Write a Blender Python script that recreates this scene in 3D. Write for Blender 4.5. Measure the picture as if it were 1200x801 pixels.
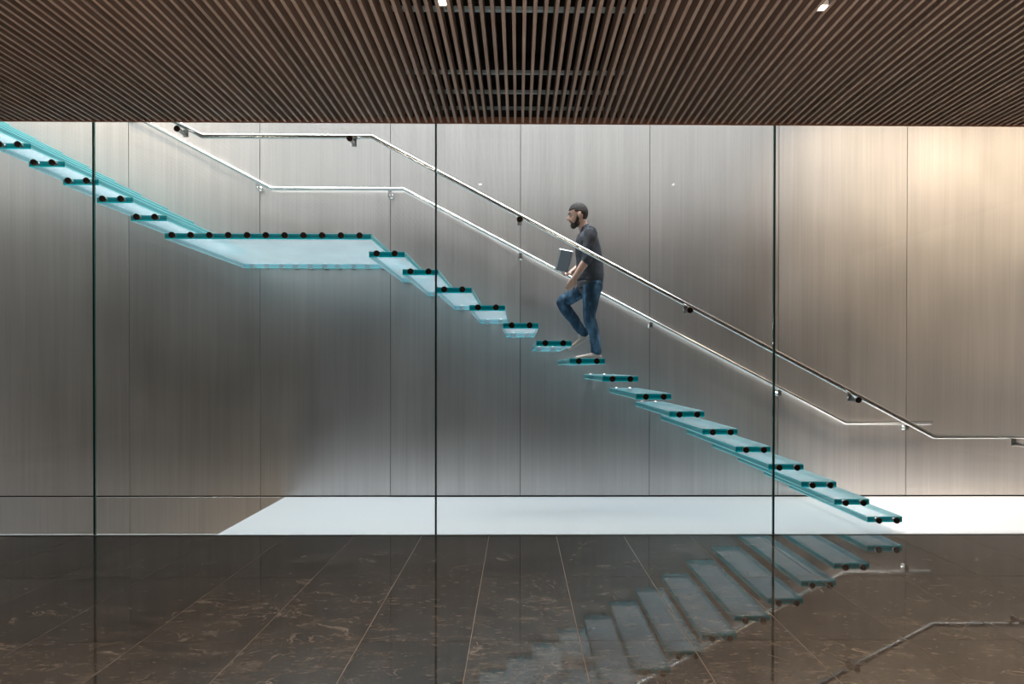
import bpy, bmesh, math, random
from mathutils import Vector, Matrix
random.seed(7)
R = math.radians
S = bpy.context.scene
COL = S.collection
for o in list(bpy.data.objects): bpy.data.objects.remove(o)

# ------------------------------------------------------------------ camera
cd = bpy.data.cameras.new('camera'); cam = bpy.data.objects.new('camera', cd); COL.objects.link(cam)
cd.sensor_width = 36; cd.sensor_fit = 'HORIZONTAL'; cd.lens = 24.0
cd.shift_x = -0.01382; cd.shift_y = 0.03083; cd.clip_start = 0.05; cd.clip_end = 100
cam.location = (0, -6.4, 1.5552)
cam.rotation_euler = (R(90 - 0.4111), R(-0.0669), R(-0.6388))
S.camera = cam

# ------------------------------------------------------------------ world, lights, exposure
S.view_settings.view_transform = 'Standard'; S.view_settings.look = 'None'
S.view_settings.gamma = 1; S.view_settings.use_curve_mapping = False
S.view_settings.exposure = 0.3
W = bpy.data.worlds.new('world'); S.world = W; W.use_nodes = True
W.node_tree.nodes['Background'].inputs[0].default_value = (0.75, 0.85, 1.0, 1)
W.node_tree.nodes['Background'].inputs[1].default_value = 0.3

def area(name, loc, target, sx, sy, power, color, spread=180):
    l = bpy.data.lights.new(name, 'AREA'); l.shape = 'RECTANGLE'; l.size = sx; l.size_y = sy
    l.energy = power; l.color = color; l.spread = R(spread)
    o = bpy.data.objects.new(name, l); COL.objects.link(o); o.location = loc
    o.rotation_euler = (Vector(target) - Vector(loc)).to_track_quat('-Z', 'Y').to_euler()
    return o
area('skylight_area', (-2.0, 0.95, 10.8), (-2.0, 0.95, 0), 14.6, 1.7, 610, (0.93, 0.965, 1.0), 76)
area('warm_wash_right', (5.7, 0.2, 5.9), (5.5, 1.89, 3.0), 3.6, 0.4, 88, (1.0, 0.76, 0.53), 54)
area('well_lamp', (-3.4, 0.5, -2.9), (-3.05, 1.89, -0.3), 0.5, 0.2, 12, (1.0, 0.72, 0.42), 100)
area('warm_wash_left', (-6.0, 0.3, 6.8), (-5.2, 1.89, 3.2), 2.0, 0.6, 34, (1.0, 0.76, 0.52), 90)
for x in (-7.0, -3.5, 0.0, 3.5, 7.0):     # unseen fill lights, added low behind the camera to brighten the ceiling slats
    area('ceiling_fill', (x, -6.8, 0.25), (x * 0.95, -4.4, 3.83), 1.2, 0.3, 39, (1.0, 0.84, 0.70), 84)

# ------------------------------------------------------------------ material helpers
def mat(name):
    m = bpy.data.materials.new(name); m.use_nodes = True
    nt = m.node_tree; b = nt.nodes['Principled BSDF']
    return m, nt, b
def N(nt, kind, **kw):
    n = nt.nodes.new(kind)
    for k, v in kw.items(): setattr(n, k, v)
    return n
def L(nt, a, b): nt.links.new(a, b)
def plain(name, col, rough=0.5, metal=0.0, spec=0.5, bump=0, bscale=60, vary=0.0):
    m, nt, b = mat(name)
    b.inputs['Base Color'].default_value = (*col, 1); b.inputs['Roughness'].default_value = rough
    b.inputs['Metallic'].default_value = metal; b.inputs['Specular IOR Level'].default_value = spec
    g = N(nt, 'ShaderNodeNewGeometry')
    n = N(nt, 'ShaderNodeTexNoise'); n.inputs['Scale'].default_value = bscale; n.inputs['Detail'].default_value = 4
    L(nt, g.outputs['Position'], n.inputs['Vector'])
    if bump:
        bp = N(nt, 'ShaderNodeBump'); bp.inputs['Strength'].default_value = bump; bp.inputs['Distance'].default_value = 0.01
        L(nt, n.outputs['Fac'], bp.inputs['Height']); L(nt, bp.outputs['Normal'], b.inputs['Normal'])
    if vary:
        mx = N(nt, 'ShaderNodeMix', data_type='RGBA')
        mx.inputs[6].default_value = (*[c * (1 - vary) for c in col], 1); mx.inputs[7].default_value = (*[min(1, c * (1 + vary)) for c in col], 1)
        L(nt, n.outputs['Fac'], mx.inputs[0]); L(nt, mx.outputs[2], b.inputs['Base Color'])
    return m
def ramp(nt, fac, stops):
    r = N(nt, 'ShaderNodeValToRGB'); e = r.color_ramp.elements
    while len(e) < len(stops): e.new(0.5)
    for el, (p, c) in zip(e, stops):
        el.position = p; el.color = (*c, 1) if len(c) == 3 else c
    L(nt, fac, r.inputs[0]); return r
def posmap(nt, scale, rnd=0.0):
    g = N(nt, 'ShaderNodeNewGeometry'); mp = N(nt, 'ShaderNodeMapping'); mp.inputs['Scale'].default_value = scale
    src = g.outputs['Position']
    if rnd:
        oi = N(nt, 'ShaderNodeObjectInfo'); vm = N(nt, 'ShaderNodeMath', operation='MULTIPLY'); vm.inputs[1].default_value = rnd
        L(nt, oi.outputs['Random'], vm.inputs[0])
        ad = N(nt, 'ShaderNodeVectorMath', operation='ADD'); L(nt, src, ad.inputs[0]); L(nt, vm.outputs[0], ad.inputs[1]); src = ad.outputs[0]
    L(nt, src, mp.inputs['Vector']); return mp.outputs['Vector']

# brushed steel cladding: vertical grain, slight tonal change from sheet to sheet
def steel_cladding():
    m, nt, b = mat('brushed_steel_cladding')
    b.inputs['Metallic'].default_value = 0.9
    n1 = N(nt, 'ShaderNodeTexNoise'); n1.inputs['Scale'].default_value = 1; n1.inputs['Detail'].default_value = 5
    L(nt, posmap(nt, (55, 55, 0.6), 30), n1.inputs['Vector'])
    n2 = N(nt, 'ShaderNodeTexNoise'); n2.inputs['Scale'].default_value = 1; n2.inputs['Detail'].default_value = 3
    L(nt, posmap(nt, (9, 9, 0.5), 30), n2.inputs['Vector'])
    n3 = N(nt, 'ShaderNodeTexNoise'); n3.inputs['Scale'].default_value = 0.9; n3.inputs['Detail'].default_value = 2
    L(nt, posmap(nt, (1, 1, 1), 9), n3.inputs['Vector'])
    a = N(nt, 'ShaderNodeMath', operation='ADD'); L(nt, n1.outputs['Fac'], a.inputs[0]); L(nt, n2.outputs['Fac'], a.inputs[1])
    h = N(nt, 'ShaderNodeMath', operation='MULTIPLY'); h.inputs[1].default_value = 0.5; L(nt, a.outputs[0], h.inputs[0])
    r = ramp(nt, h.outputs[0], [(0.36, (0.575, 0.548, 0.54)), (0.64, (0.665, 0.632, 0.62))])
    L(nt, r.outputs[0], b.inputs['Base Color'])
    rr = N(nt, 'ShaderNodeMapRange'); rr.inputs['To Min'].default_value = 0.30; rr.inputs['To Max'].default_value = 0.50
    L(nt, n3.outputs['Fac'], rr.inputs['Value']); L(nt, rr.outputs[0], b.inputs['Roughness'])
    bp = N(nt, 'ShaderNodeBump'); bp.inputs['Strength'].default_value = 0.03; bp.inputs['Distance'].default_value = 0.003
    L(nt, n1.outputs['Fac'], bp.inputs['Height']); L(nt, bp.outputs['Normal'], b.inputs['Normal'])
    return m
M_STEEL = steel_cladding()

def slate():
    m, nt, b = mat('dark_slate')
    n1 = N(nt, 'ShaderNodeTexNoise'); n1.inputs['Scale'].default_value = 1; n1.inputs['Detail'].default_value = 10; n1.inputs['Roughness'].default_value = 0.78
    L(nt, posmap(nt, (4.5, 8, 5), 17), n1.inputs['Vector'])
    r1 = ramp(nt, n1.outputs['Fac'], [(0.32, (0.026, 0.022, 0.019)), (0.5, (0.066, 0.056, 0.048)), (0.68, (0.135, 0.116, 0.100))])
    # pale hairline veins: narrow bands of a distorted noise, only where a second noise allows
    n2 = N(nt, 'ShaderNodeTexNoise'); n2.inputs['Scale'].default_value = 1; n2.inputs['Detail'].default_value = 6; n2.inputs['Distortion'].default_value = 1.2
    L(nt, posmap(nt, (2.2, 2.4, 1), 23), n2.inputs['Vector'])
    v = ramp(nt, n2.outputs['Fac'], [(0.488, (0, 0, 0)), (0.4945, (1, 1, 1)), (0.497, (1, 1, 1)), (0.503, (0, 0, 0))])
    n3 = N(nt, 'ShaderNodeTexNoise'); n3.inputs['Scale'].default_value = 3.5; n3.inputs['Detail'].default_value = 3
    L(nt, posmap(nt, (1, 1, 1), 5), n3.inputs['Vector'])
    k = ramp(nt, n3.outputs['Fac'], [(0.50, (0, 0, 0)), (0.66, (1, 1, 1))])
    # fine scratches
    n4 = N(nt, 'ShaderNodeTexNoise'); n4.inputs['Scale'].default_value = 1; n4.inputs['Detail'].default_value = 4
    L(nt, posmap(nt, (18, 42, 1), 23), n4.inputs['Vector'])
    sc = ramp(nt, n4.outputs['Fac'], [(0.60, (0, 0, 0)), (0.72, (0.55, 0.55, 0.55))])
    mu = N(nt, 'ShaderNodeMath', operation='MULTIPLY'); L(nt, v.outputs[0], mu.inputs[0]); L(nt, k.outputs[0], mu.inputs[1])
    mxm = N(nt, 'ShaderNodeMath', operation='MAXIMUM'); L(nt, mu.outputs[0], mxm.inputs[0]); L(nt, sc.outputs[0], mxm.inputs[1])
    m2 = N(nt, 'ShaderNodeMath', operation='MULTIPLY'); m2.inputs[1].default_value = 0.75; L(nt, mxm.outputs[0], m2.inputs[0])
    mx = N(nt, 'ShaderNodeMix', data_type='RGBA'); L(nt, m2.outputs[0], mx.inputs[0]); L(nt, r1.outputs[0], mx.inputs[6]); mx.inputs[7].default_value = (0.34, 0.29, 0.25, 1)
    oi = N(nt, 'ShaderNodeObjectInfo'); mr = N(nt, 'ShaderNodeMapRange'); mr.inputs['To Min'].default_value = 0.82; mr.inputs['To Max'].default_value = 1.22
    L(nt, oi.outputs['Random'], mr.inputs['Value'])
    vs = N(nt, 'ShaderNodeVectorMath', operation='SCALE'); L(nt, mx.outputs[2], vs.inputs[0]); L(nt, mr.outputs[0], vs.inputs['Scale'])
    L(nt, vs.outputs[0], b.inputs['Base Color'])
    rr = N(nt, 'ShaderNodeMapRange'); rr.inputs['To Min'].default_value = 0.0; rr.inputs['To Max'].default_value = 0.06; b.inputs['IOR'].default_value = 1.9
    L(nt, n1.outputs['Fac'], rr.inputs['Value']); L(nt, rr.outputs[0], b.inputs['Roughness'])
    bp = N(nt, 'ShaderNodeBump'); bp.inputs['Strength'].default_value = 0.012; bp.inputs['Distance'].default_value = 0.002
    L(nt, n1.outputs['Fac'], bp.inputs['Height']); L(nt, bp.outputs['Normal'], b.inputs['Normal'])
    return m
M_SLATE = slate()

def wood():
    m, nt, b = mat('brown_oak')
    n1 = N(nt, 'ShaderNodeTexNoise'); n1.inputs['Scale'].default_value = 1; n1.inputs['Detail'].default_value = 5
    L(nt, posmap(nt, (90, 2.2, 90), 40), n1.inputs['Vector'])
    r = ramp(nt, n1.outputs['Fac'], [(0.3, (0.22, 0.15, 0.115)), (0.7, (0.33, 0.235, 0.185))])
    oi = N(nt, 'ShaderNodeObjectInfo'); mr = N(nt, 'ShaderNodeMapRange'); mr.inputs['To Min'].default_value = 0.85; mr.inputs['To Max'].default_value = 1.15
    L(nt, oi.outputs['Random'], mr.inputs['Value'])
    vs = N(nt, 'ShaderNodeVectorMath', operation='SCALE'); L(nt, r.outputs[0], vs.inputs[0]); L(nt, mr.outputs[0], vs.inputs['Scale'])
    L(nt, vs.outputs[0], b.inputs['Base Color']); b.inputs['Roughness'].default_value = 0.55
    return m
M_WOOD = wood()

def clear_glass():
    m, nt, b = mat('clear_glass')
    t = N(nt, 'ShaderNodeBsdfTransparent'); t.inputs[0].default_value = (0.965, 0.985, 0.98, 1)
    g = N(nt, 'ShaderNodeBsdfGlossy'); g.inputs['Roughness'].default_value = 0.0
    # Schlick reflectance, the same on both faces of the pane
    lw = N(nt, 'ShaderNodeLayerWeight'); lw.inputs['Blend'].default_value = 0.5
    pw = N(nt, 'ShaderNodeMath', operation='POWER'); pw.inputs[1].default_value = 5.0; L(nt, lw.outputs['Facing'], pw.inputs[0])
    f = N(nt, 'ShaderNodeMath', operation='MULTIPLY_ADD'); f.inputs[1].default_value = 0.96; f.inputs[2].default_value = 0.036; L(nt, pw.outputs[0], f.inputs[0])
    mx = N(nt, 'ShaderNodeMixShader'); L(nt, f.outputs[0], mx.inputs[0]); L(nt, t.outputs[0], mx.inputs[1]); L(nt, g.outputs[0], mx.inputs[2])
    L(nt, mx.outputs[0], nt.nodes['Material Output'].inputs[0]); return m
M_GLASS = clear_glass()

def layer_mat(name, col, transp, rough=0.2, tl=0.5, tcol=None, noise=True):
    """laminated tread glass: part see-through, part scattering"""
    m, nt, b = mat(name)
    t = N(nt, 'ShaderNodeBsdfTransparent'); t.inputs[0].default_value = (*(tcol or col), 1)
    tr = N(nt, 'ShaderNodeBsdfTranslucent'); tr.inputs[0].default_value = (*col, 1)
    b.inputs['Base Color'].default_value = (*col, 1); b.inputs['Roughness'].default_value = rough
    if noise:
        n = N(nt, 'ShaderNodeTexNoise'); n.inputs['Scale'].default_value = 1; n.inputs['Detail'].default_value = 4
        L(nt, posmap(nt, (5, 3, 5), 9), n.inputs['Vector'])
        r = ramp(nt, n.outputs['Fac'], [(0.3, tuple(c * 0.86 for c in col)), (0.7, tuple(min(1, c * 1.1) for c in col))])
        L(nt, r.outputs[0], b.inputs['Base Color']); L(nt, r.outputs[0], tr.inputs[0])
    a = N(nt, 'ShaderNodeMixShader'); a.inputs[0].default_value = tl; L(nt, b.outputs[0], a.inputs[1]); L(nt, tr.outputs[0], a.inputs[2])
    c = N(nt, 'ShaderNodeMixShader'); c.inputs[0].default_value = transp; L(nt, a.outputs[0], c.inputs[1]); L(nt, t.outputs[0], c.inputs[2])
    L(nt, c.outputs[0], nt.nodes['Material Output'].inputs[0]); return m
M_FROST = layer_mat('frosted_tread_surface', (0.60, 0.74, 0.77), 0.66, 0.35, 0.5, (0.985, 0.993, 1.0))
M_UNDER = layer_mat('frosted_tread_underside', (0.33, 0.44, 0.50), 0.62, 0.35, 0.5, (0.985, 0.993, 1.0))  # same frosted glass; the underside's dimmer light is put into the colour
M_BODY = layer_mat('tread_glass_body', (0.6, 0.88, 0.92), 0.94, 0.1, 0.8, (0.95, 0.99, 1.0), False)
M_EDGE = layer_mat('tread_glass_front_edge', (0.0, 0.50, 0.60), 0.0, 0.08, 0.2, None, False)  # brightened teal stands in for light glowing inside the glass
M_SIDE = layer_mat('tread_glass_side_edge', (0.10, 0.40, 0.43), 0.25, 0.08, 0.4, (0.4, 0.85, 0.88), False)
M_LIP = layer_mat('tread_lower_edge', (0.02, 0.95, 1.0), 0.0, 0.1, 0.4, None, False)  # inner glow along the bottom edge, put into a bright cyan
M_LIPTOP = layer_mat('tread_upper_edge', (0.40, 0.85, 0.88), 0.0, 0.1, 0.4, None, False)
M_INTER = plain('interlayer', (0.0, 0.05, 0.08), 0.2)
M_SEAL = plain('dark_joint_seal', (0.012, 0.02, 0.022), 0.5)
M_GEDGE = plain('green_glass_edge', (0.03, 0.20, 0.17), 0.15)
M_TUBE = plain('polished_steel', (0.78, 0.77, 0.75), 0.14, 1.0)
M_SAT = plain('satin_steel', (0.42, 0.42, 0.42), 0.28, 1.0)
M_CAP = plain('steel_cap_dark_reflection', (0.045, 0.028, 0.022), 0.35, 0.6)  # metal cap; the dark lobby it mirrors is put into the colour
M_WHITE = plain('white_floor', (0.70, 0.70, 0.71), 0.55, vary=0.02, bscale=2)
M_WHITEWALL = plain('white_plaster', (0.75, 0.75, 0.74), 0.8)
M_GROUT = plain('pale_grout', (0.34, 0.29, 0.25), 0.6)
M_VOID = plain('black_plenum', (0.004, 0.004, 0.004), 0.9)
M_RAIL = plain('grey_ceiling_rail', (0.30, 0.38, 0.40), 0.4, 0.4)
M_TRIM = plain('red_brown_trim', (0.20, 0.085, 0.05), 0.5)
M_LOBBY = plain('lobby_wall', (0.17, 0.125, 0.095), 0.7, vary=0.15, bscale=2)
M_DARKGAP = plain('dark_gap', (0.01, 0.01, 0.01), 0.7)
def emit(name, col, s):
    m, nt, b = mat(name); e = N(nt, 'ShaderNodeEmission'); e.inputs[0].default_value = (*col, 1); e.inputs[1].default_value = s
    L(nt, e.outputs[0], nt.nodes['Material Output'].inputs[0]); return m
M_LAMP = emit('lamp_lens', (1.0, 0.9, 0.75), 22)
M_GLOW = emit('glow_strip', (1.0, 0.98, 0.95), 0.9)  # thin emissive strip, added for the wall glow below the far rail

# ------------------------------------------------------------------ geometry helpers
def tag(o, label=None, cat=None, group=None, kind=None):
    if label: o['label'] = label
    if cat: o['category'] = cat
    if group: o['group'] = group
    if kind: o['kind'] = kind
    return o
def empty(name, loc=(0, 0, 0)):
    o = bpy.data.objects.new(name, None); COL.objects.link(o); o.location = loc; o.empty_display_size = 0.1; return o
def link(name, me, mats, parent=None, loc=(0, 0, 0)):
    for m in (mats if isinstance(mats, (list, tuple)) else [mats]):
        if m.name not in [x.name for x in me.materials if x]: me.materials.append(m)
    o = bpy.data.objects.new(name, me); COL.objects.link(o); o.location = loc
    if parent: o.parent = parent
    return o
def inst(name, me, parent=None, loc=(0, 0, 0)):
    o = bpy.data.objects.new(name, me); COL.objects.link(o); o.location = loc
    if parent: o.parent = parent
    return o
def box(bm, x0, x1, y0, y1, z0, z1, bevel=0.0, mi=0):
    vs = [bm.verts.new((x, y, z)) for x in (x0, x1) for y in (y0, y1) for z in (z0, z1)]
    F = [(0, 1, 3, 2), (4, 6, 7, 5), (0, 4, 5, 1), (2, 3, 7, 6), (0, 2, 6, 4), (1, 5, 7, 3)]   # -x +x -y +y -z +z
    fs = [bm.faces.new([vs[i] for i in f]) for f in F]
    for f in fs: f.material_index = mi
    if bevel: bmesh.ops.bevel(bm, geom=list({e for f in fs for e in f.edges}), offset=bevel, segments=1, affect='EDGES')
    return fs
def boxmesh(name, *a, bevel=0.0):
    bm = bmesh.new(); box(bm, *a, bevel=bevel); me = bpy.data.meshes.new(name); bm.normal_update(); bm.to_mesh(me); bm.free(); return me
def addbox(name, m, parent, *a, bevel=0.0): return link(name, boxmesh(name, *a, bevel=bevel), m, parent)
def frame(d):
    d = d.normalized(); up = Vector((0, 0, 1)) if abs(d.z) < 0.95 else Vector((0, 1, 0))
    u = d.cross(up).normalized(); return u, u.cross(d).normalized()
def tube(bm, pts, r, seg=16, cap=True):
    """round tube along a polyline with mitred bends"""
    pts = [Vector(p) for p in pts]; rings = []
    d0 = (pts[1] - pts[0]).normalized(); u, v = frame(d0)
    for i, p in enumerate(pts):
        if i == 0: n = d0
        elif i == len(pts) - 1: n = (pts[-1] - pts[-2]).normalized()
        else: n = ((pts[i] - pts[i - 1]).normalized() + (pts[i + 1] - pts[i]).normalized()).normalized()
        dd = (pts[min(i + 1, len(pts) - 1)] - pts[max(i, 1) - 1 if i else 0]).normalized() if i in (0, len(pts) - 1) else (pts[i] - pts[i - 1]).normalized()
        ring = []
        for k in range(seg):
            a = 2 * math.pi * k / seg; q = p + (u * math.cos(a) + v * math.sin(a)) * r
            t = (p - q).dot(n) / dd.dot(n); ring.append(bm.verts.new(q + dd * t))
        rings.append(ring)
    for a, b in zip(rings, rings[1:]):
        for k in range(seg): bm.faces.new((a[k], a[(k + 1) % seg], b[(k + 1) % seg], b[k])).smooth = True
    if cap: bm.faces.new(rings[0][::-1]); bm.faces.new(rings[-1])
def mk(name, fn, m, parent=None, loc=(0, 0, 0)):
    bm = bmesh.new(); fn(bm); bmesh.ops.recalc_face_normals(bm, faces=bm.faces)
    me = bpy.data.meshes.new(name); bm.to_mesh(me); bm.free(); return link(name, me, m, parent, loc)
def lathe_y(bm, prof, seg=20):
    """profile of (y, r) turned round the Y axis"""
    rings = [[bm.verts.new((r * math.cos(2 * math.pi * k / seg), y, r * math.sin(2 * math.pi * k / seg))) for k in range(seg)] for y, r in prof]
    for a, b in zip(rings, rings[1:]):
        for k in range(seg): bm.faces.new((a[k], a[(k + 1) % seg], b[(k + 1) % seg], b[k])).smooth = True
    bm.faces.new(rings[0]); bm.faces.new(rings[-1][::-1])

# ------------------------------------------------------------------ dimensions
ZC = 3.826              # lobby ceiling edge
YW = 1.890              # steel wall
RISE, GO, TW = 0.1655, 0.3128, 0.332
X0 = 3.6264             # right edge of the lowest tread
TH = 0.056
GX, GP = -3.937, 3.166  # first glass joint, panel width
WX, WP = -4.697, 1.5728 # first steel seam, sheet width
WHX = -2.82             # left end of the white floor
XL, XR = -9.42, 8.5
STOP = 11.0

# ------------------------------------------------------------------ setting: lobby floor
fl = tag(addbox('floor', M_GROUT, None, XL, XR, -11, -0.045, -0.3, -0.0025), kind='structure')
YR = [-0.05, -1.312, -2.512, -3.732, -4.952]
for j in range(4):
    y1, y0 = YR[j], YR[j + 1]
    me = None
    for i in range(-11, 12):
        xa = -0.273 + 0.626 * i
        if me is None:
            me = boxmesh('tile', 0.002, 0.624, y0 + 0.002, y1 - 0.002, -0.02, 0.0, bevel=0.001); me.materials.append(M_SLATE)
        inst('tile', me, fl, (xa, 0, random.uniform(-0.0004, 0.0004)))
addbox('floor_field', M_SLATE, fl, XL, XR, -11, -4.954, -0.02, 0.0)

# white floor behind the glass, stair well opening at its left
wf = tag(addbox('floor', M_WHITE, None, WHX, XR, -0.002, YW - 0.016, -0.22, 0.0), kind='structure')
tag(addbox('floor', M_GROUT, None, XL, WHX, -0.6, YW, -3.6, -3.4), kind='structure')
tag(addbox('trim_1', M_WHITEWALL, None, XL, WHX - 0.001, -0.004, 0.016, -0.25, 0.004), kind='structure')
tag(addbox('trim_2', M_SEAL, None, XL, XR, -0.048, -0.030, -0.03, 0.0015), kind='structure')   # glazing channel lip
tag(addbox('wall_well_front', M_WHITEWALL, None, XL, WHX, -0.05, -0.030, -3.4, -0.26), kind='structure')
tag(addbox('wall_well_side', M_WHITEWALL, None, WHX, WHX + 0.1, -0.0, YW - 0.02, -3.4, -0.225), kind='structure')

# ------------------------------------------------------------------ setting: steel wall
wb = tag(addbox('wall_back', M_DARKGAP, None, XL, XR, YW + 0.012, YW + 0.15, -3.4, STOP), kind='structure')
pm = boxmesh('steel_panel', 0.003, WP - 0.003, YW, YW + 0.01, 0.016, STOP - 0.01, bevel=0.0015); pm.materials.append(M_STEEL)
pl = boxmesh('steel_panel', 0.003, WP - 0.003, YW, YW + 0.01, -3.38, -0.002, bevel=0.0015); pl.materials.append(M_STEEL)
for k in range(-3, 9):
    x = WX + WP * k
    if x + WP < XR + 0.9: inst('steel_panel', pm, wb, (x, 0, 0))
    if k < 2: inst('steel_panel', pl, wb, (x, 0, 0))

# rest of the shell
tag(addbox('wall_right', M_WHITEWALL, None, XR, XR + 0.15, -11, YW + 0.15, -3.4, STOP), kind='structure')
tag(addbox('wall_left', M_WHITEWALL, None, XL - 0.15, XL, -11, YW + 0.15, -3.4, STOP), kind='structure')
tag(addbox('wall_upper', M_WHITEWALL, None, XL, XR, -0.030, -0.007, 3.862, STOP), kind='structure')
tag(addbox('wall_front', M_LOBBY, None, XL, XR, -11.15, -11, -0.3, 4.8), kind='structure')
tag(addbox('ceiling', M_WHITEWALL, None, XL, XR, -0.05, YW + 0.15, STOP, STOP + 0.1), kind='structure')

# ------------------------------------------------------------------ slatted lobby ceiling
cl = tag(addbox('ceiling', M_VOID, None, XL, XR, -11, -0.052, 4.75, 4.85), kind='structure')
SW, SH = 0.023, 0.105
bm = bmesh.new(); cuts = [-0.055, -0.83, -2.12, -3.42, -4.72, -6.02, -7.32, -8.62]
for a, b in zip(cuts, cuts[1:]): box(bm, -SW / 2, SW / 2, b + 0.0025, a, ZC + 0.004, ZC + 0.004 + SH)
box(bm, -SW / 2 + 0.003, SW / 2 - 0.003, -8.6, -0.06, ZC + 0.008, ZC + SH)
sm = bpy.data.meshes.new('slat'); bm.to_mesh(sm); bm.free(); sm.materials.append(M_WOOD)
SP = 0.0684
for i in range(-98, 99): inst('slat', sm, cl, (0.036 + i * SP, 0, 0))
for y in (-0.10, -0.47, -0.86, -1.83, -3.0, -4.2, -5.4):
    addbox('support_rail', M_RAIL, cl, -6.9, 6.9, y - 0.016, y + 0.016, ZC + SH + 0.006, ZC + SH + 0.03)
addbox('fascia', M_TRIM, cl, XL, XR, -0.053, -0.034, ZC, ZC + 0.06)
addbox('plenum_liner', M_VOID, cl, XL, XR, -0.052, -0.034, ZC + 0.062, 4.90)

def downlight(x, y, label):
    t = empty('downlight', (x, y, ZC + 0.01)); tag(t, label, 'ceiling light', 'recessed downlights between the ceiling slats')
    h = mk('housing', lambda b: (box(b, -0.0215, 0.0215, -0.045, -0.03, 0, 0.09), box(b, -0.0215, 0.0215, 0.03, 0.045, 0, 0.09), box(b, -0.0215, 0.0215, -0.03, 0.03, 0.03, 0.09)), M_WHITEWALL, t)
    mk('lens', lambda b: box(b, -0.020, 0.020, -0.029, 0.029, 0.004, 0.029), M_LAMP, t)
    l = bpy.data.lights.new('downlight_beam', 'SPOT'); l.energy = 90; l.color = (1, 0.78, 0.55); l.spot_size = R(95); l.spot_blend = 0.9; l.shadow_soft_size = 0.03
    o = bpy.data.objects.new('downlight_beam', l); COL.objects.link(o); o.parent = t; o.location = (0, 0, -0.005)
for x in (-6.5, -3.9, -1.3, 1.3, 3.9, 6.5):     # the next row of the same downlights, behind the frame's top edge
    l = bpy.data.lights.new('downlight_beam', 'SPOT'); l.energy = 130; l.color = (1, 0.74, 0.50); l.spot_size = R(100); l.spot_blend = 0.9; l.shadow_soft_size = 0.04
    o = bpy.data.objects.new('downlight_beam', l); COL.objects.link(o); o.location = (x, -3.9, ZC - 0.02)
gap = lambda n: 0.036 + (n + 0.5) * SP
downlight(gap(-8), -2.12, 'small bright square downlight between ceiling slats, left of the middle of the ceiling')
downlight(gap(27), -2.09, 'small bright square downlight between ceiling slats at the right of the ceiling')

# ------------------------------------------------------------------ glass wall
GY0, GY1, GTOP = -0.028, -0.008, 3.858
def glass_panel(x0, x1, label, ztop=GTOP):
    t = empty('glass_partition', ((x0 + x1) / 2, -0.018, 0)); tag(t, label, 'glass panel', 'tall frameless glass wall panels')
    c = (x0 + x1) / 2
    mk('pane', lambda b: box(b, x0 + 0.009 - c, x1 - 0.009 - c, GY0 + 0.018, GY1 + 0.018, 0.004, ztop - 0.002), M_GLASS, t)
    mk('pane_edge', lambda b: box(b, x0 + 0.0055 - c, x0 + 0.0088 - c, GY0 + 0.018, GY1 + 0.018, 0.004, ztop - 0.002), M_GEDGE, t)
    mk('pane_edge', lambda b: box(b, x1 - 0.0088 - c, x1 - 0.0055 - c, GY0 + 0.018, GY1 + 0.018, 0.004, ztop - 0.002), M_GEDGE, t)
    mk('joint_seal', lambda b: box(b, x1 - 0.0052 - c, x1 + 0.0052 - c, GY0 + 0.020, GY1 + 0.016, 0.004, ztop - 0.002), M_SEAL, t)
glass_panel(GX - GP, GX, 'clear glass wall panel left of the leftmost dark joint, in front of the upper treads')
glass_panel(GX, GX + GP, 'clear glass wall panel in front of the glass landing, between two dark joints')
glass_panel(GX + GP, GX + 2 * GP, 'clear glass wall panel in front of the climbing man')
glass_panel(GX + 2 * GP, GX + 3 * GP + 0.4, 'clear glass wall panel in front of the lowest treads and the level handrail end')

# ------------------------------------------------------------------ stair treads
def tread_meshes(w, key):
    D = YW - 0.035
    def layer(z0, z1, mats, keep='', y0=0.0, inset=0.0):
        # laminated plies are optically fused: no faces inside the sandwich, only its top and its underside
        bm = bmesh.new(); fs = box(bm, -w / 2 + inset, w / 2 - inset, y0, D, z0, z1)
        for f, i in zip(fs, (2, 2, 1, 1, 0, 0)): f.material_index = i
        dead = ([] if keep == 'bottom' else [fs[4]]) + ([] if keep == 'top' else [fs[5]])
        bmesh.ops.delete(bm, geom=dead, context='FACES_ONLY')
        me = bpy.data.meshes.new(key); bm.to_mesh(me); bm.free()
        for m in mats: me.materials.append(m)
        return me
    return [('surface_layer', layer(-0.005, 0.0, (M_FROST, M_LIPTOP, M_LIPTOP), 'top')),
            ('glass_ply', layer(-0.0255, -0.005, (M_BODY, M_EDGE, M_SIDE))),
            ('interlayer', layer(-0.0298, -0.0255, (M_BODY, M_INTER, M_INTER), '', 0.0006, 0.0006)),
            ('glass_ply', layer(-0.048, -0.0298, (M_BODY, M_EDGE, M_SIDE))),
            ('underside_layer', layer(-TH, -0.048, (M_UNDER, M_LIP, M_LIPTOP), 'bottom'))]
bm = bmesh.new(); lathe_y(bm, [(-0.001, 0.017), (-0.030, 0.017), (-0.032, 0.0265), (-0.052, 0.0265)], 24)
FIX = bpy.data.meshes.new('point_fixing'); bm.to_mesh(FIX); bm.free(); FIX.materials.append(M_SAT)
bm = bmesh.new(); lathe_y(bm, [(-0.0525, 0.0285), (-0.062, 0.0285), (-0.0655, 0.026), (-0.0655, 0.008), (-0.064, 0.006)], 24)
CAPM = bpy.data.meshes.new('cap'); bm.to_mesh(CAPM); bm.free(); CAPM.materials.append(M_CAP)
bm = bmesh.new(); lathe_y(bm, [(-0.034, 0.018), (-0.034, 0.034), (-0.004, 0.038), (0.0, 0.038)], 16)
WFIX = bpy.data.meshes.new('wall_bracket'); bm.to_mesh(WFIX); bm.free(); WFIX.materials.append(M_SAT)
TM = tread_meshes(TW, 'tread')
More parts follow.
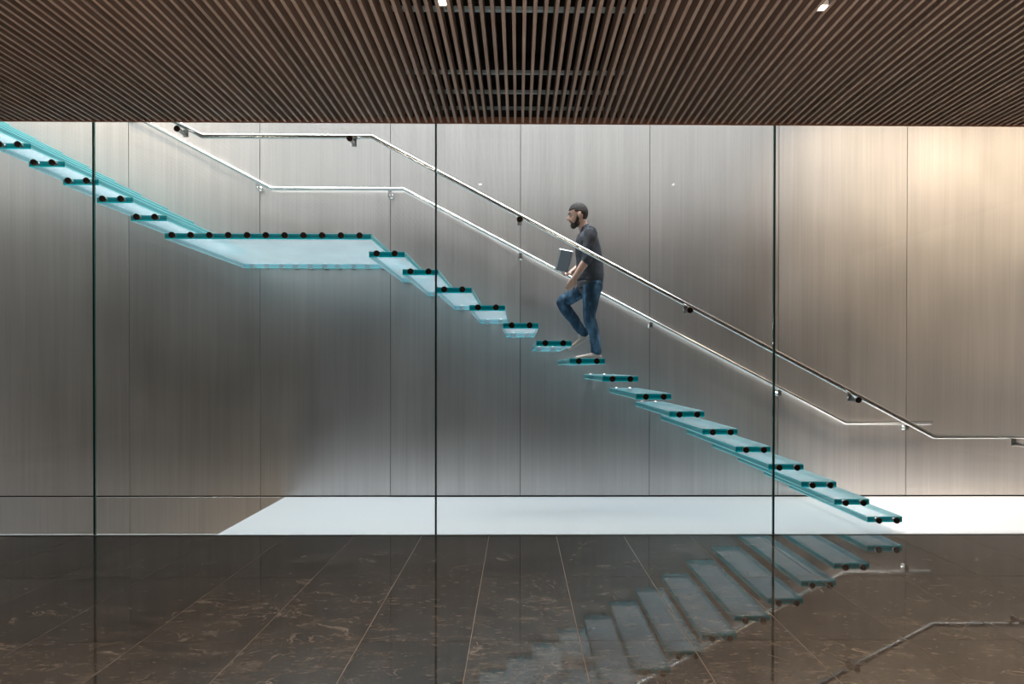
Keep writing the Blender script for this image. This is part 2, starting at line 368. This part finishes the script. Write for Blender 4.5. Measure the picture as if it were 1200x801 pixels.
def tread(xr, w, ztop, label, meshes, nfix=2, name='glass_tread', cat='stair tread', group='blue-green glass stair treads'):
    t = empty(name, (xr - w / 2, 0, ztop)); tag(t, label, cat, group)
    for n, me in meshes: inst(n, me, t)
    for k in range(nfix):
        x = (-0.0835 + 0.167 * k) if nfix == 2 else -w / 2 + 0.094 + k * (w - 0.188) / (nfix - 1)
        if ztop < 3.8:
            p = inst('point_fixing', FIX, t, (x, 0, -TH / 2)); inst('cap', CAPM, p)
        inst('wall_bracket', WFIX, t, (x, YW - 0.001, -TH / 2))
ORD = ['lowest', 'second', 'third', 'fourth', 'fifth', 'sixth', 'seventh', 'eighth', 'ninth', 'tenth', 'eleventh', 'twelfth', 'thirteenth', 'fourteenth', 'fifteenth', 'sixteenth']
EXTRA = {0: ', hovering low', 9: ', under the man', 15: ', next to the landing'}
for n in range(16):
    tread(X0 - GO * n, TW, RISE * (n + 1), 'blue-green glass tread, %s step up from the white floor%s' % (ORD[n], EXTRA.get(n, '')), TM)
LXR, LXL = X0 - 16 * GO + 0.0, -3.295
tread(LXR, LXR - LXL, RISE * 17, 'long blue-green glass landing slab with a row of eleven dark round fixings', tread_meshes(LXR - LXL, 'landing'), 11, 'glass_landing', 'stair landing', None)
for m in range(11):
    tread(LXL + 0.02 - GO * m, TW, RISE * (18 + m), 'blue-green laminated glass tread, %s above the landing%s' % ('first' if m == 0 else ORD[m], ' at the upper left'), TM)

# ------------------------------------------------------------------ handrails
def rail_bracket(parent, x, z, y, ydir, zr):
    """plate hanging from the rail, stand-off to glass (ydir -1) or wall (+1)"""
    pt = mk('bracket', lambda b: (box(b, -0.023, 0.023, -0.006, 0.006, -0.092, -0.022, bevel=0.002)), M_SAT, parent, (x, y, zr))
    L_ = (0.12 - 0.006) if ydir < 0 else (YW - y - 0.004)
    if ydir < 0:
        mk('standoff', lambda b: lathe_y(b, [(-0.006, 0.020), (-0.148, 0.020), (-0.150, 0.026), (-0.168, 0.026)], 20), M_TUBE, pt, (0, 0, -0.072))
        mk('cap', lambda b: lathe_y(b, [(-0.1682, 0.029), (-0.176, 0.029), (-0.179, 0.026)], 20), M_CAP, pt, (0, 0, -0.072))
    else:
        mk('standoff', lambda b: lathe_y(b, [(L_ - 0.006, 0.030), (L_ - 0.012, 0.030), (L_ - 0.014, 0.018), (0.006, 0.018)][::-1], 20), M_TUBE, pt, (0, 0, -0.070))
        mk('screw', lambda b: lathe_y(b, [(-0.006, 0.010), (-0.010, 0.008)], 12), M_TUBE, pt, (0, 0, -0.070))
YF, YB = 0.12, 1.80
def zrail(pts, x):
    for (xa, za), (xb, zb) in zip(pts, pts[1:]):
        if xa <= x <= xb: return za + (zb - za) * (x - xa) / (xb - xa)
fpts = [(-3.0 - 2.3, 3.755 + 2.3 * 0.5295), (-3.0, 3.755), (-1.395, 3.755), (3.994, 0.9075), (6.6, 0.9075)]
bpts = [(-2.953 - 2.6, 3.699 + 2.6 * 0.5295), (-2.953, 3.699), (-1.377, 3.699), (3.942, 0.908), (5.001, 0.908)]
fr = empty('handrail', (0, YF, 0)); tag(fr, 'polished steel handrail on the near side, fixed through the glass wall with dark round caps, running level off the right edge', 'handrail')
fr.location = (0, 0, 0)
tag(fr, 'near polished steel handrail, bolted through the glass with dark round caps', 'handrail')
mk('rail_tube', lambda b: tube(b, [(x, YF, z) for x, z in fpts], 0.0235, 20), M_TUBE, fr)
for x in (-3.153, -1.564, 0.010, 1.598, 3.180, 4.772): rail_bracket(fr, x, 0, YF, -1, zrail(fpts, x))
br = empty('handrail'); tag(br, 'far polished steel handrail on the brushed steel wall, ending at the right', 'handrail')
mk('rail_tube', lambda b: tube(b, [(x, YB, z) for x, z in bpts], 0.0235, 20), M_TUBE, br)
mk('glow_strip', lambda b: tube(b, [(x, YB + 0.012, z - 0.0245) for x, z in bpts], 0.003, 6), M_GLOW, br)
for x in (-4.69, -3.116, -1.54, 0.022, 1.594, 3.150, 4.70): rail_bracket(br, x, 0, YB, 1, zrail(bpts, x))

# ------------------------------------------------------------------ the man
M_SKIN = plain('skin', (0.62, 0.38, 0.30), 0.5, vary=0.08, bscale=30)
M_HAIR = plain('short_dark_hair', (0.022, 0.016, 0.014), 0.7, bump=0.6, bscale=260)
M_SHIRT = plain('charcoal_jumper', (0.052, 0.060, 0.078), 0.85, bump=0.35, bscale=22, vary=0.25)
M_HEM = plain('grey_undershirt', (0.13, 0.13, 0.145), 0.85)
def jeans():
    m, nt, b = mat('blue_jeans'); b.inputs['Roughness'].default_value = 0.85
    n = N(nt, 'ShaderNodeTexNoise'); n.inputs['Scale'].default_value = 1; n.inputs['Detail'].default_value = 5
    L(nt, posmap(nt, (14, 14, 5)), n.inputs['Vector'])
    r = ramp(nt, n.outputs['Fac'], [(0.36, (0.010, 0.034, 0.065)), (0.52, (0.022, 0.070, 0.13)), (0.66, (0.09, 0.20, 0.32))]); L(nt, r.outputs[0], b.inputs['Base Color'])
    bp = N(nt, 'ShaderNodeBump'); bp.inputs['Strength'].default_value = 0.5; bp.inputs['Distance'].default_value = 0.02
    L(nt, n.outputs['Fac'], bp.inputs['Height']); L(nt, bp.outputs['Normal'], b.inputs['Normal']); return m
M_JEANS = jeans()
M_SHOE = plain('pale_canvas', (0.60, 0.50, 0.45), 0.7); M_SOLE = plain('white_sole', (0.75, 0.73, 0.70), 0.6)

def V(*a): return Vector(a)
def limb(bm, pts, seg=14):
    """closed loft through (point, radius or (side, depth)) sections, rounded ends"""
    P = [Vector(p[0]) for p in pts]; rad = [p[1] if isinstance(p[1], tuple) else (p[1], p[1]) for p in pts]
    rings = []
    side = Vector((0, 1, 0))
    def ring(c, d, ra, rb):
        u = (side - d * side.dot(d))
        u = u.normalized() if u.length > 0.15 else Vector((1, 0, 0)); v = d.cross(u).normalized()
        return [bm.verts.new(c + u * math.cos(2 * math.pi * k / seg) * ra + v * math.sin(2 * math.pi * k / seg) * rb) for k in range(seg)]
    n = len(P)
    for i in range(n):
        d = (P[min(i + 1, n - 1)] - P[max(i - 1, 0)]).normalized()
        if i == 0:
            for a in (0.25, 0.7): rings.append(ring(P[0] - d * min(rad[0]) * math.cos(math.asin(a)) * 0.9, d, rad[0][0] * a, rad[0][1] * a))
        rings.append(ring(P[i], d, *rad[i]))
        if i == n - 1:
            for a in (0.7, 0.25): rings.append(ring(P[-1] + d * min(rad[-1]) * math.cos(math.asin(a)) * 0.9, d, rad[-1][0] * a, rad[-1][1] * a))
    for a, b in zip(rings, rings[1:]):
        for k in range(seg): bm.faces.new((a[k], a[(k + 1) % seg], b[(k + 1) % seg], b[k]))
    bm.faces.new(rings[0][::-1]); bm.faces.new(rings[-1])
def ball(bm, c, r, rot=None, seg=16):
    m = Matrix.Translation(Vector(c)) @ (rot.to_4x4() if rot else Matrix()) @ Matrix.Diagonal((*r, 1))
    bmesh.ops.create_uvsphere(bm, u_segments=seg, v_segments=seg - 4, radius=1, matrix=m)
def smooth_path(pts, k=3):
    """catmull-rom resampling of (point, radius) sections"""
    out = []; n = len(pts); f = lambda i: pts[max(0, min(n - 1, i))]
    rr = lambda p: Vector(p[1]) if isinstance(p[1], tuple) else Vector((p[1], p[1]))
    cr = lambda a, b, c, d, t: 0.5 * ((2 * b) + (c - a) * t + (2 * a - 5 * b + 4 * c - d) * t * t + (3 * b - a - 3 * c + d) * t ** 3)
    for i in range(n - 1):
        A = [f(i - 1), f(i), f(i + 1), f(i + 2)]
        for s in range(k):
            t = s / k; out.append((cr(*[Vector(a[0]) for a in A], t), tuple(cr(*[rr(a) for a in A], t))))
    out.append((Vector(pts[-1][0]), tuple(rr(pts[-1])))); return out
def fuse(name, fn, m, parent, voxel=0.007, smooth=4, wrinkle=None):
    """several overlapping lofts fused into one continuous skin"""
    bm = bmesh.new(); fn(bm); bmesh.ops.recalc_face_normals(bm, faces=bm.faces)
    me = bpy.data.meshes.new(name + '_src'); bm.to_mesh(me); bm.free()
    o = bpy.data.objects.new('src', me); COL.objects.link(o)
    r = o.modifiers.new('r', 'REMESH'); r.mode = 'VOXEL'; r.voxel_size = voxel; r.use_smooth_shade = True
    s = o.modifiers.new('s', 'SMOOTH'); s.iterations = smooth; s.factor = 0.5
    if wrinkle:
        tx = bpy.data.textures.new(name, 'CLOUDS'); tx.noise_scale = wrinkle[1]; tx.noise_depth = 1
        d = o.modifiers.new('d', 'DISPLACE'); d.texture = tx; d.strength = wrinkle[0]; d.mid_level = 0.5; d.texture_coords = 'LOCAL'
    dg = bpy.context.evaluated_depsgraph_get(); new = bpy.data.meshes.new_from_object(o.evaluated_get(dg))
    new.name = name; bpy.data.objects.remove(o); new.materials.clear()
    for p in new.polygons: p.use_smooth = True
    return link(name, new, m, parent)

man = empty('person', (0.72, 0.95, RISE * 10)); OX = Vector(man.location)
tag(man, 'bearded man in charcoal jumper and blue jeans climbing the glass treads, carrying a laptop', 'person')
def Q(x, y, z): return Vector((x, y, z)) - OX
hipL, kneeL, ankL = (0.775, 0.865, 2.50), (0.755, 0.865, 2.10), (0.830, 0.865, 1.76)
hipR, kneeR, ankR = (0.765, 1.035, 2.50), (0.475, 1.045, 2.275), (0.712, 1.055, 1.935)
shL, elL, wrL = (0.755, 0.755, 2.975), (0.715, 0.715, 2.70), (0.583, 0.745, 2.500)
shR, elR, wrR = (0.735, 1.145, 2.975), (0.725, 1.185, 2.72), (0.570, 1.110, 2.605)
lerp = lambda a, b, t: tuple(a[i] + (b[i] - a[i]) * t for i in range(3))
HC = Vector((0.632, 0.95, 3.205)); HR = Matrix.Rotation(R(-8), 3, 'Y')      # head centre, nods forward
def hp(x, y, z): return HC + HR @ Vector((x, y, z)) - OX                   # head-local: -x is the face
def hand(bm, wr, dirv, palm_n, curl, s=1.0, thumb=1):
    """palm plus five separate bent fingers; dirv along the hand, palm_n out of the palm"""
    d = Vector(dirv).normalized(); n = Vector(palm_n); n = (n - d * n.dot(d)).normalized(); w = d.cross(n).normalized()
    w0 = Vector(wr) - OX
    P = lambda a, b, c: w0 + (d * a + w * b + n * c) * s
    limb(bm, [(P(-0.03, 0, 0), 0.026), (P(0.0, 0, 0), (0.027, 0.020)), (P(0.04, 0, 0.0), (0.036, 0.016)), (P(0.082, 0, 0.0), (0.036, 0.013))], 12) if abs(w.y) > 0.5 else \
        [limb(bm, [(P(-0.03, b, 0), 0.017), (P(0.0, b * 1.1, 0), 0.016), (P(0.04, b * 1.5, 0), 0.014), (P(0.082, b * 1.6, 0), 0.012)], 10) for b in (-0.017, -0.006, 0.006, 0.017)]
    for i, (b, ln) in enumerate(((-0.030, 0.072), (-0.010, 0.082), (0.010, 0.078), (0.030, 0.060))):
        p = P(0.078, b, 0.0); a = 0.0; seg = [(p, 0.0095)]
        for q, fr_ in enumerate((0.45, 0.30, 0.25)):
            a += curl * (0.5 if q == 0 else 1.0) + i * 0.03
            p = p + (d * math.cos(a) + n * math.sin(a)) * ln * fr_ * s; seg.append((p, 0.0088 - q * 0.0009))
        limb(bm, seg, 8)
    t0 = P(0.022, -0.026 * thumb, 0.004); t1 = P(0.052, -0.052 * thumb, 0.012); t2 = P(0.080, -0.056 * thumb, 0.026)
    limb(bm, [(t0, 0.013), (t1, 0.0105), (t2, 0.0085)], 8)
def body_fn(bm):
    limb(bm, smooth_path([(Q(0.735, 0.95, 2.98), (0.075, 0.065)), (Q(0.71, 0.95, 3.05), (0.060, 0.058)), (Q(0.685, 0.95, 3.11), (0.054, 0.056)), (Q(0.655, 0.95, 3.17), (0.052, 0.055))]))
    ball(bm, hp(0.012, 0, 0.022), (0.100, 0.079, 0.104), HR)            # cranium
    ball(bm, hp(-0.030, 0, -0.035), (0.064, 0.060, 0.085), HR)          # face
    ball(bm, hp(-0.050, 0, -0.100), (0.036, 0.038, 0.030), HR)          # chin
    ball(bm, hp(-0.012, 0, -0.078), (0.052, 0.054, 0.036), HR)          # jaw
    ball(bm, hp(-0.078, 0, 0.018), (0.017, 0.046, 0.010), HR)           # brow
    limb(bm, [(hp(-0.084, 0, 0.010), 0.009), (hp(-0.098, 0, -0.012), 0.011), (hp(-0.110, 0, -0.030), (0.015, 0.012)), (hp(-0.094, 0, -0.036), (0.014, 0.009))], 10)
    ball(bm, hp(-0.088, 0, -0.058), (0.012, 0.022, 0.007), HR); ball(bm, hp(-0.085, 0, -0.070), (0.012, 0.020, 0.008), HR)
    for s in (-1, 1):
        ball(bm, hp(0.012, 0.086 * s, -0.014), (0.020, 0.010, 0.033), HR @ Matrix.Rotation(R(12), 3, 'Y'))
    # forearms under the sleeves and hands
    limb(bm, smooth_path([(Q(*lerp(shL, elL, 0.6)), 0.040), (Q(*elL), 0.042), (Q(*lerp(elL, wrL, 0.35)), 0.043), (Q(*wrL), (0.026, 0.030))]))
    limb(bm, smooth_path([(Q(*lerp(shR, elR, 0.6)), 0.040), (Q(*elR), 0.042), (Q(*lerp(elR, wrR, 0.35)), 0.042), (Q(*wrR), (0.030, 0.026))]))
    hand(bm, wrL, (-0.50, 0.10, -0.86), (0.25, 0.95, 0.0), 0.42, 0.98, -1)
    hand(bm, wrR, (-0.70, -0.45, -0.25), (0.1, -0.35, 0.9), 0.85, 0.95, 1)
    # ankles inside the trouser ends
    limb(bm, [(Q(*lerp(kneeL, ankL, 0.6)), 0.040), (Q(ankL[0], ankL[1], 1.70), 0.034)])
    limb(bm, [(Q(*lerp(kneeR, ankR, 0.6)), 0.040), (Q(0.728, 1.055, 1.895), 0.034)])
    # trunk core joining all of it
    limb(bm, smooth_path([(Q(0.77, 0.95, 2.46), (0.12, 0.08)), (Q(0.77, 0.95, 2.70), (0.12, 0.08)), (Q(0.75, 0.95, 2.92), (0.15, 0.08)), (Q(0.735, 0.95, 3.0), (0.08, 0.06))]))
    for a, b, c in ((shL, elL, 1), (shR, elR, 1)):
        limb(bm, [(Q(0.75, 0.95, 2.95), 0.05), (Q(*a), 0.045), (Q(*b), 0.040)])
    for h_, k_, a_ in ((hipL, kneeL, ankL), (hipR, kneeR, ankR)):
        limb(bm, [(Q(0.77, 0.95, 2.52), 0.07), (Q(*h_), 0.07), (Q(*k_), 0.048), (Q(*a_), 0.036)])
fuse('body', body_fn, M_SKIN, man, 0.0045, 3)
def shirt_fn(bm):
    limb(bm, smooth_path([(Q(0.757, 0.95, 2.490), (0.168, 0.150)), (Q(0.768, 0.95, 2.56), (0.170, 0.150)), (Q(0.765, 0.95, 2.70), (0.170, 0.142)), (Q(0.745, 0.95, 2.84), (0.182, 0.138)),
                          (Q(0.738, 0.95, 2.95), (0.190, 0.118)), (Q(0.732, 0.95, 3.03), (0.110, 0.082)), (Q(0.712, 0.95, 3.065), (0.066, 0.062))]), 24)
    for s, e, w, t in ((shL, elL, wrL, 0.12), (shR, elR, wrR, 0.2)):
        limb(bm, smooth_path([(Q(*lerp(s, (0.74, 0.95, 2.98), 0.35)), 0.072), (Q(*s), 0.074), (Q(*lerp(s, e, 0.5)), 0.064), (Q(*e), 0.056), (Q(*lerp(e, w, t)), 0.053)]), 16)
fuse('jumper', shirt_fn, M_SHIRT, man, 0.007, 4, (0.012, 0.07))
mk('undershirt_hem', lambda b: limb(b, [(Q(0.757, 0.95, 2.462), (0.160, 0.138)), (Q(0.757, 0.95, 2.472), (0.163, 0.141)), (Q(0.757, 0.95, 2.486), (0.163, 0.141))], 32), M_HEM, man)
def jeans_fn(bm):
    limb(bm, smooth_path([(Q(0.772, 0.95, 2.60), (0.150, 0.118)), (Q(0.780, 0.95, 2.50), (0.160, 0.128)), (Q(0.785, 0.95, 2.42), (0.155, 0.122))]), 20)
    limb(bm, smooth_path([(Q(0.785, 0.868, 2.47), (0.088, 0.112)), (Q(0.772, 0.865, 2.34), (0.084, 0.096)), (Q(0.760, 0.865, 2.20), (0.072, 0.078)), (Q(*kneeL), (0.064, 0.068)), (Q(0.790, 0.865, 1.97), (0.060, 0.064)),
                          (Q(0.818, 0.865, 1.84), (0.055, 0.058)), (Q(0.828, 0.865, 1.735), (0.054, 0.060))]), 18)
    limb(bm, smooth_path([(Q(0.770, 1.03, 2.48), (0.088, 0.105)), (Q(0.66, 1.035, 2.40), (0.082, 0.088)), (Q(0.555, 1.04, 2.325), (0.074, 0.076)), (Q(*kneeR), (0.064, 0.066)), (Q(0.545, 1.05, 2.165), (0.060, 0.064)),
                          (Q(0.635, 1.05, 2.045), (0.055, 0.058)), (Q(*ankR), (0.052, 0.056))]), 18)
fuse('jeans', jeans_fn, M_JEANS, man, 0.007, 4, (0.014, 0.08))
def shoe(ank, toe_dir, zs):
    """sole plane along toe_dir, heel near the ankle"""
    d = Vector(toe_dir).normalized(); up = Vector((0, 1, 0)).cross(d); up = up if up.z > 0 else -up
    A = Vector(ank) - OX
    P = lambda a, b, c: A + d * a + Vector((0, 1, 0)) * b + up * c
    def f(bm):
        limb(bm, smooth_path([(P(-0.060, 0, 0.030), (0.030, 0.022)), (P(-0.02, 0, 0.036), (0.036, 0.030)), (P(0.05, 0, 0.034), (0.036, 0.028)), (P(0.12, 0, 0.026), (0.045, 0.022)), (P(0.185, 0, 0.020), (0.034, 0.015))]), 14)
        limb(bm, [(P(-0.015, 0, 0.03), 0.036), (P(-0.005, 0, 0.085), 0.038)], 12)
    s = fuse('shoe', f, M_SHOE, man, 0.006, 3)
    def g(bm):
        prof = [(-0.085, 0.020), (-0.07, 0.033), (-0.02, 0.037), (0.05, 0.038), (0.11, 0.048), (0.165, 0.044), (0.20, 0.022)]
        lo = [P(a, b, 0.0) for a, b in prof] + [P(a, -b, 0.0) for a, b in prof[::-1]]
        hi = [p + up * 0.016 for p in lo]
        l = [bm.verts.new(p) for p in lo]; h = [bm.verts.new(p) for p in hi]; n = len(l)
        bm.faces.new(l); bm.faces.new(h[::-1])
        for i in range(n): bm.faces.new((l[i], l[(i + 1) % n], h[(i + 1) % n], h[i]))
    mk('sole', g, M_SOLE, s)
shoe((0.805, 0.865, RISE * 10 + 0.001), (-1, 0, 0), 0)
shoe((0.722, 1.055, 1.852), (-0.86, 0, -0.52), 0)
def hair_fn(bm):
    m = Matrix.Translation(hp(0.014, 0, 0.026)) @ HR.to_4x4() @ Matrix.Diagonal((0.107, 0.0865, 0.110, 1))
    g = bmesh.ops.create_uvsphere(bm, u_segments=28, v_segments=20, radius=1, matrix=m)
    inv = (Matrix.Translation(hp(0, 0, 0)) @ HR.to_4x4()).inverted()
    kill = [v for v in bm.verts if (lambda q: (q.z < 0.055 and q.x < -0.045) or (q.z < 0.02 and q.x < -0.012) or q.z < -0.075 or (q.z < 0.018 and abs(q.y) > 0.045 and q.x < 0.036))(inv @ v.co)]
    bmesh.ops.delete(bm, geom=kill, context='VERTS')
    bmesh.ops.solidify(bm, geom=bm.faces[:], thickness=0.012)
fuse('hair', hair_fn, M_HAIR, man, 0.005, 2)
def beard_fn(bm):
    ball(bm, hp(-0.056, 0, -0.104), (0.036, 0.043, 0.036), HR); ball(bm, hp(-0.018, 0, -0.090), (0.050, 0.060, 0.034), HR)
    for s in (-1, 1):
        limb(bm, [(hp(-0.002, 0.068 * s, -0.005), (0.008, 0.012)), (hp(-0.010, 0.062 * s, -0.05), (0.010, 0.018)), (hp(-0.030, 0.050 * s, -0.092), (0.012, 0.022))], 10)
        limb(bm, [(hp(-0.095, 0.003 * s, -0.047), 0.006), (hp(-0.086, 0.022 * s, -0.056), 0.006), (hp(-0.068, 0.036 * s, -0.088), 0.009)], 8)
fuse('beard', beard_fn, M_HAIR, man, 0.005, 2)
M_EYE = plain('eye_white', (0.5, 0.46, 0.43), 0.2); M_IRIS = plain('dark_iris', (0.02, 0.012, 0.01), 0.1)
for s in (-1, 1):
    e = mk('eye', lambda b: ball(b, hp(-0.074, 0.031 * s, 0.000), (0.0125, 0.0125, 0.0115), None, 10), M_EYE, man)
    mk('iris', lambda b: ball(b, hp(-0.0845, 0.031 * s, 0.000), (0.003, 0.005, 0.005), None, 8), M_IRIS, e)
    mk('eyebrow', lambda b: limb(b, [(hp(-0.096, 0.012 * s, 0.022), 0.004), (hp(-0.090, 0.030 * s, 0.027), 0.005), (hp(-0.074, 0.050 * s, 0.022), 0.0035)], 8), M_HAIR, man)

# ------------------------------------------------------------------ laptop in his far hand
lp = empty('laptop', (0.490, 1.03, 2.728)); lp.rotation_euler = (0, R(14), R(-20))
tag(lp, 'slim silver-edged grey laptop held upright against the man\'s chest', 'laptop')
M_SILV = plain('silver_shell', (0.62, 0.63, 0.64), 0.4, 0.7); M_LID = plain('grey_lid', (0.17, 0.205, 0.24), 0.35, 0.2)
mk('casing', lambda b: box(b, -0.082, 0.082, -0.009, 0.009, -0.120, 0.120, bevel=0.004), M_SILV, lp)
mk('dark_panel', lambda b: box(b, -0.054, 0.074, -0.0125, -0.0092, -0.112, 0.112, bevel=0.001), M_LID, lp)
for x in (-0.046, 0.066):
    for z in (-0.104, 0.104): mk('rubber_foot', lambda b: box(b, x - 0.006, x + 0.006, -0.0155, -0.0127, z - 0.006, z + 0.006, bevel=0.001), M_SEAL, lp)
